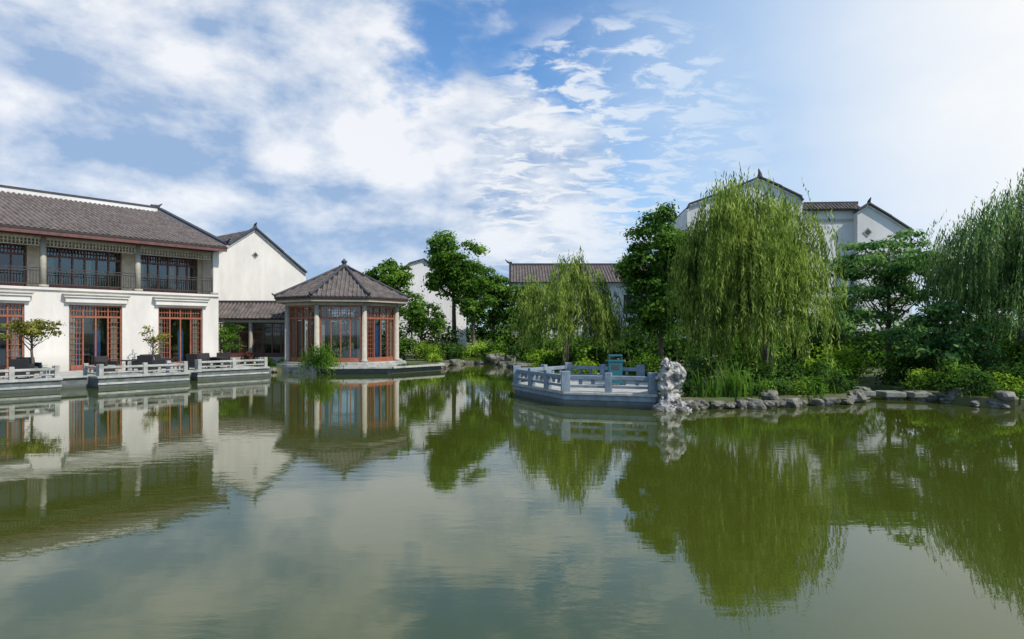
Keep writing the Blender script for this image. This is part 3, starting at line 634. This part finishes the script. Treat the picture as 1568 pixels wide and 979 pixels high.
SH=[
 (-16.8,41.6,.6,.6,1.2,L_pur,.12),(-15.6,41.2,.7,.5,.7,L_yel,.1),(-14.2,41.0,.7,.5,.6,L_mid,.1),
 (-8.2,49.5,1.4,1.2,2.2,L_mid,.18),(-6.3,49.0,1.3,1,1.5,L_yel,.16),(-4.9,50.8,1.5,1.2,1.9,L_dark,.18),(-3.0,52.2,1.6,1.2,1.5,L_yel,.16),(-1.2,52,1.4,1.2,1.6,L_mid,.17),(.6,49,1.4,1.4,2.0,L_dark,.18),
 (-9.5,52,2,1.5,3.4,L_dark,.24),(-5.8,54,2.2,1.5,3.6,L_dark,.24),(-.3,54,2.2,1.5,3.6,L_mid,.24),(2.5,52,2.4,1.8,4.4,L_dark,.24),(2.0,46,1.5,1.5,2.2,L_mid,.18),(1.8,40,1.0,1.2,1.3,L_yel,.15),(2.6,37,1.2,1,1.2,L_mid,.15),
 (4.9,36,1.2,1,1.5,L_dark,.15),(3.4,31,.9,.8,.9,L_yel,.13),(6.6,31,1.2,1,1.3,L_mid,.14),
 (5.2,29.6,.9,.7,.8,L_mid,.13),(7.2,24.5,.9,.8,1.5,L_dark,.13),(8.4,23.6,1.0,.7,1.2,L_dark,.12),(9.9,24,1.1,.8,1.3,L_dark,.13),(11.2,23.8,.8,.7,1.3,L_dark,.12),(12.0,25.0,.8,.7,1.5,L_mid,.12),(12.3,26.2,.9,.7,1.7,L_yel,.13),
 (14.0,28.0,1.5,.8,2.0,L_yel,.14),(16.4,24.3,1.0,.8,1.2,L_mid,.12),(18.0,23.2,1.2,.9,1.5,L_dark,.13),(15.8,22.3,.75,.6,1.15,L_dark,.1),(17.6,21.3,.9,.6,.9,L_dark,.1),(19.6,21.6,1.3,.9,1.4,L_dark,.13),
 (11.0,29,1.8,1.2,2.8,L_mid,.18),(13,31,2,1.4,3.3,L_dark,.19),(16,33,2.4,1.6,3.6,L_mid,.2),(20.5,25.0,1.8,1.4,2.8,L_mid,.17),(23,30,2.6,2,4.2,L_dark,.2),
 (-1.2,50.6,.9,.6,.8,L_yel,.14),(-5.6,46.5,.7,.9,.8,L_yel,.14),(-13.9,40.9,.5,.4,.5,L_yel,.1),(-12.7,40.6,.5,.4,.6,L_mid,.1),
 (9.2,22.5,.6,.45,.7,L_dark,.1),(10.5,22.7,.6,.4,.75,L_mid,.1),(11.5,23.1,.5,.4,.9,L_dark,.1),(7.9,22.2,.6,.4,.9,L_dark,.1),(8.6,22.3,.5,.35,.6,L_mid,.1),(6.0,21.9,.4,.35,.7,L_dark,.1),(9.9,22.5,.4,.3,.45,L_yel,.09),
 (12.35,23.9,.4,.4,.6,L_dark,.09),(15.3,24.6,.45,.4,.7,L_mid,.1),(15.3,22.9,.35,.3,.5,L_dark,.09),
 (16.0,26.6,1.2,.8,1.8,L_mid,.14),(18.6,25.6,1.3,.9,2.2,L_blu,.15),(15.6,24.9,.7,.5,.9,L_yel,.11),(17.1,22.6,.7,.5,.9,L_yel,.1),(18.7,21.7,.8,.5,1.0,L_mid,.11),(16.7,21.4,.45,.35,.5,L_yel,.09),(18.4,20.2,.6,.4,.6,L_dark,.09),(20.4,20.0,.9,.6,.9,L_dark,.11),
 (21.4,22.4,1.2,.9,1.8,L_dark,.14),(13.2,27.8,.7,.5,1.0,L_mid,.12),(19.0,28.5,1.8,1.2,2.6,L_mid,.18),(14.8,31,1.7,1.2,3.2,L_mid,.18)]
for (x,y,rx,ry,h,mt,lf) in SH:
    bush('shrub',x,y,rx,ry,h,mt,lf,nc=16,K=max(120,int(7.5/(lf*lf))))
willow('weeping_shrub',-11.5,38.7,1.5,.95,.02,32,18,L_mid,ground=.2,trunk=.05,leaf=(.18,.055),drop=.7,sp=.09)
def mass(name,cs,mat,leaf,K):
    P=[];R=[]
    for (x,y,rx,ry,h) in cs:
        n=int(5+rx*ry*2.2); u=runit(n); u[:,2]=np.abs(u[:,2]); q=np.array([x,y,.5])+u*np.array([rx,ry,h-1.0])*(.5+.5*rng.random((n,1)))
        P.append(q);R.append(rng.uniform(.7,1.3,n))
    P=np.concatenate(P);R=np.concatenate(R); C,D,N=clump_leaves(P,R,K); n=len(C)
    leafobj(name,C,D,N,leaf*rng.uniform(.7,1.3,n),leaf*.6*rng.uniform(.7,1.3,n),mat)
cs=[]
x=-26
while x<2: cs.append((x,random.uniform(74,84),3.5,2.5,random.uniform(5.5,8.0))); x+=3.0
mass('distant_tree_row',cs,L_dark,.45,55)
cs=[]
x=9
while x<34: cs.append((x,random.uniform(38,44),2.6,1.8,random.uniform(2.8,4.8))); x+=2.0
mass('hedge_trees',cs,L_dark,.3,110)
cs=[(x,random.uniform(43,47),2.0,1.5,random.uniform(2.0,3.2)) for x in (3.5,5.5,8,10.5,12)]
mass('garden_hedge',cs,L_mid,.28,110)
def reeds(name,items):
    mb=MB()
    for (cx,cy,n,h,sp) in items:
        for i in range(n):
            x=cx+random.gauss(0,sp);y=cy+random.gauss(0,sp*.6);hh=h*random.uniform(.6,1.15);a=random.random()*6.28;l=random.uniform(.1,.55)*hh
            w=random.uniform(.015,.03); dx,dy=math.cos(a),math.sin(a); sx,sy=-dy*w,dx*w; vs=[]
            for k in range(5):
                t=k/4; ox=dx*l*t*t;oy=dy*l*t*t;z=.1+hh*(t-.22*t*t*t*(l/hh*1.6)); ww=(1-t**2)*1.0+.05
                vs+=[(x+ox-sx*ww,y+oy-sy*ww,z),(x+ox+sx*ww,y+oy+sy*ww,z)]
            mb.add(vs,[(2*k,2*k+1,2*k+3,2*k+2) for k in range(4)])
    return mb.make(name,L_cam)
reeds('reed_bed',[(6.6,21.7,60,1.2,.25),(7.3,21.8,90,1.5,.25),(7.9,22.0,50,1.1,.3),(10.0,22.5,30,.8,.4),(11.0,22.8,30,.8,.3),(13.2,26.8,40,.9,.3),(16.6,21.4,40,.7,.4),(18.5,20.2,50,.8,.4),(20.5,19.0,60,.8,.4)])
def grass(name,region,n,h):
    mb=MB()
    for i in range(n):
        x0,y0,x1,y1,s=random.choice(region); t=random.random(); x=x0+(x1-x0)*t+random.gauss(0,s);y=y0+(y1-y0)*t+random.gauss(0,s)
        a=random.random()*6.28; hh=h*random.uniform(.5,1.3); w=.02; dx,dy=math.cos(a),math.sin(a)
        mb.add([(x-dy*w,y+dx*w,.3),(x+dy*w,y-dx*w,.3),(x+dx*.12,y+dy*.12,.3+hh)],[(0,1,2)])
    return mb.make(name,L_mid)
grass('bank_grass',[(6,22.1,12,23.8,.3),(15.8,22.4,20,20.7,.3),(2.0,29,1.8,44,.3),(0,50.5,-5,51,.4),(-14,41,-17,41,.3),(-13,41.2,-6,41.8,.2)],9000,.2)
# ------------------------------------------------------------------ sun, world
el=math.radians(48); sd=Vector((.80,-.48,0)).normalized()*math.cos(el)+Vector((0,0,math.sin(el)))
sun=bpy.data.lights.new('sun','SUN'); sun.energy=4.3; sun.angle=math.radians(.6); sun.color=(1,.94,.85)
so=bpy.data.objects.new('sun',sun); so.rotation_euler=(-sd).to_track_quat('-Z','Y').to_euler(); so.location=(20,-10,40); col.objects.link(so)
w=bpy.data.worlds.new('World'); sc.world=w; w.use_nodes=True; nt=w.node_tree; nt.nodes.clear(); N=nt.nodes; L=nt.links
out=N.new('ShaderNodeOutputWorld'); bg=N.new('ShaderNodeBackground'); bg.inputs[1].default_value=.13; L.new(bg.outputs[0],out.inputs[0])
sky=N.new('ShaderNodeTexSky'); sky.sky_type='NISHITA'; sky.sun_disc=False; sky.sun_elevation=el; sky.sun_rotation=math.atan2(sd.x,sd.y); sky.air_density=1.0; sky.dust_density=.6; sky.ozone_density=2.0
tc=N.new('ShaderNodeTexCoord'); G=tc.outputs['Generated']
def mth(op,a,b=None,c=None,clamp=False):
    n=N.new('ShaderNodeMath'); n.operation=op; n.use_clamp=clamp
    for i,v in enumerate((a,b,c)):
        if v is None: continue
        if hasattr(v,'links'): L.new(v,n.inputs[i])
        else: n.inputs[i].default_value=v
    return n.outputs[0]
def mr(v,a,b,c=0.,d=1.,smooth=True):
    n=N.new('ShaderNodeMapRange'); n.interpolation_type='SMOOTHSTEP' if smooth else 'LINEAR'
    L.new(v,n.inputs[0]); 
    for i,q in zip((1,2,3,4),(a,b,c,d)): n.inputs[i].default_value=q
    return n.outputs[0]
def mixc(f,a,b):
    n=N.new('ShaderNodeMix'); n.data_type='RGBA'; L.new(f,n.inputs[0])
    for i,v in ((6,a),(7,b)):
        if hasattr(v,'links'): L.new(v,n.inputs[i])
        else: n.inputs[i].default_value=(*v,1)
    return n.outputs[2]
sep=N.new('ShaderNodeSeparateXYZ'); L.new(G,sep.inputs[0])
den=mth('ADD',mth('MAXIMUM',sep.outputs[2],0.0),.22)
cx=mth('DIVIDE',sep.outputs[0],den); cy=mth('DIVIDE',sep.outputs[1],den)
cb=N.new('ShaderNodeCombineXYZ'); L.new(cx,cb.inputs[0]); L.new(cy,cb.inputs[1]); CL=cb.outputs[0]
def nz(scale,detail=8,rough=.55,dist=0.,off=(0,0,0),vec=CL,sc_=(1,1,1)):
    mp=N.new('ShaderNodeMapping'); mp.inputs['Location'].default_value=off; mp.inputs['Scale'].default_value=sc_; L.new(vec,mp.inputs[0])
    n=N.new('ShaderNodeTexNoise'); n.inputs['Scale'].default_value=scale; n.inputs['Detail'].default_value=detail; n.inputs['Roughness'].default_value=rough; n.inputs['Distortion'].default_value=dist
    L.new(mp.outputs[0],n.inputs[0]); return n.outputs[0]
def patch(az,elv,rad):
    a=math.radians(az);e=math.radians(elv); d=(math.sin(a)*math.cos(e),math.cos(a)*math.cos(e),math.sin(e))
    n=N.new('ShaderNodeVectorMath'); n.operation='DOT_PRODUCT'; L.new(G,n.inputs[0]); n.inputs[1].default_value=d
    return mr(n.outputs['Value'],math.cos(math.radians(rad)),1.0)
base=N.new('ShaderNodeMix'); base.data_type='RGBA'; base.blend_type='MULTIPLY'; base.inputs[0].default_value=1; L.new(sky.outputs[0],base.inputs[6]); base.inputs[7].default_value=(.85,1.2,1.45,1)
c=base.outputs[2]
o1=(3.1,1.7,.4); S=(1,1,1.9)
n1=nz(4.2,12,.56,.12,o1,G,S)
n1b=nz(4.2,7,.54,.12,(o1[0]+.025,o1[1],o1[2]+.075),G,S)
n3=nz(2.6,6,.5,.2,(1,9,4),G,S)
cov=n1
cov=mth('ADD',cov,mth('MULTIPLY',patch(-16,17,25),.19))
cov=mth('ADD',cov,mth('MULTIPLY',patch(2,12,15),.10))
cov=mth('ADD',cov,mth('MULTIPLY',patch(-34,12,22),.17))
cov=mth('SUBTRACT',cov,mth('MULTIPLY',patch(9,26,13),.30))
cov=mth('SUBTRACT',cov,mth('MULTIPLY',patch(22,15,14),.10))
cov=mth('SUBTRACT',cov,mth('MULTIPLY',patch(-37,25,8),.08))
mask=mr(cov,.46,.61)
shade=mth('ADD',mth('MULTIPLY',mth('SUBTRACT',n1,n1b),2.6),mth('MULTIPLY',n3,1.0))
shade=mth('ADD',shade,mth('MULTIPLY',patch(-12,20,13),.18))
shade=mth('ADD',shade,mth('MULTIPLY',patch(-1,12,12),.18))
shade=mth('SUBTRACT',shade,mth('MULTIPLY',patch(-15,6,13),.12))
cc=mixc(mr(shade,.26,.84,smooth=False),(2.5,3.55,5.3),(7.2,7.3,7.5))
c=mixc(mth('MULTIPLY',mask,.93),c,cc)
fl=nz(9.0,5,.6,.5,(2,5,0),CL,(1,1.5,1)); fm=mth('MULTIPLY',mr(fl,.45,.60),mr(patch(9,13,15),0,.5))
c=mixc(mth('MULTIPLY',fm,.85),c,(6.9,7.1,7.4))
c=mixc(mth('MULTIPLY',mr(sep.outputs[2],.20,.0),.5),c,(3.4,4.6,6.5))
c=mixc(mth('MULTIPLY',patch(30,15,28),.85),c,(4.0,5.3,7.0))
wn=mth('ADD',patch(50,19,30),mth('MULTIPLY',mth('SUBTRACT',n1,.5),.5))
c=mixc(mth('MULTIPLY',mr(wn,.0,.95,smooth=False),.97),c,(7.4,7.5,7.6))
L.new(c,bg.inputs[0])
# ------------------------------------------------------------------ camera
cam=bpy.data.cameras.new('camera'); cam.sensor_width=36; cam.lens=36*1000/1568; cam.shift_y=.0118; cam.clip_end=3000; cam.clip_start=.1
co=bpy.data.objects.new('camera',cam); co.location=(0,0,2.5); co.rotation_euler=(math.pi/2,0,0); col.objects.link(co); sc.camera=co
sc.view_settings.view_transform='Standard'; sc.view_settings.look='None'; sc.view_settings.exposure=0
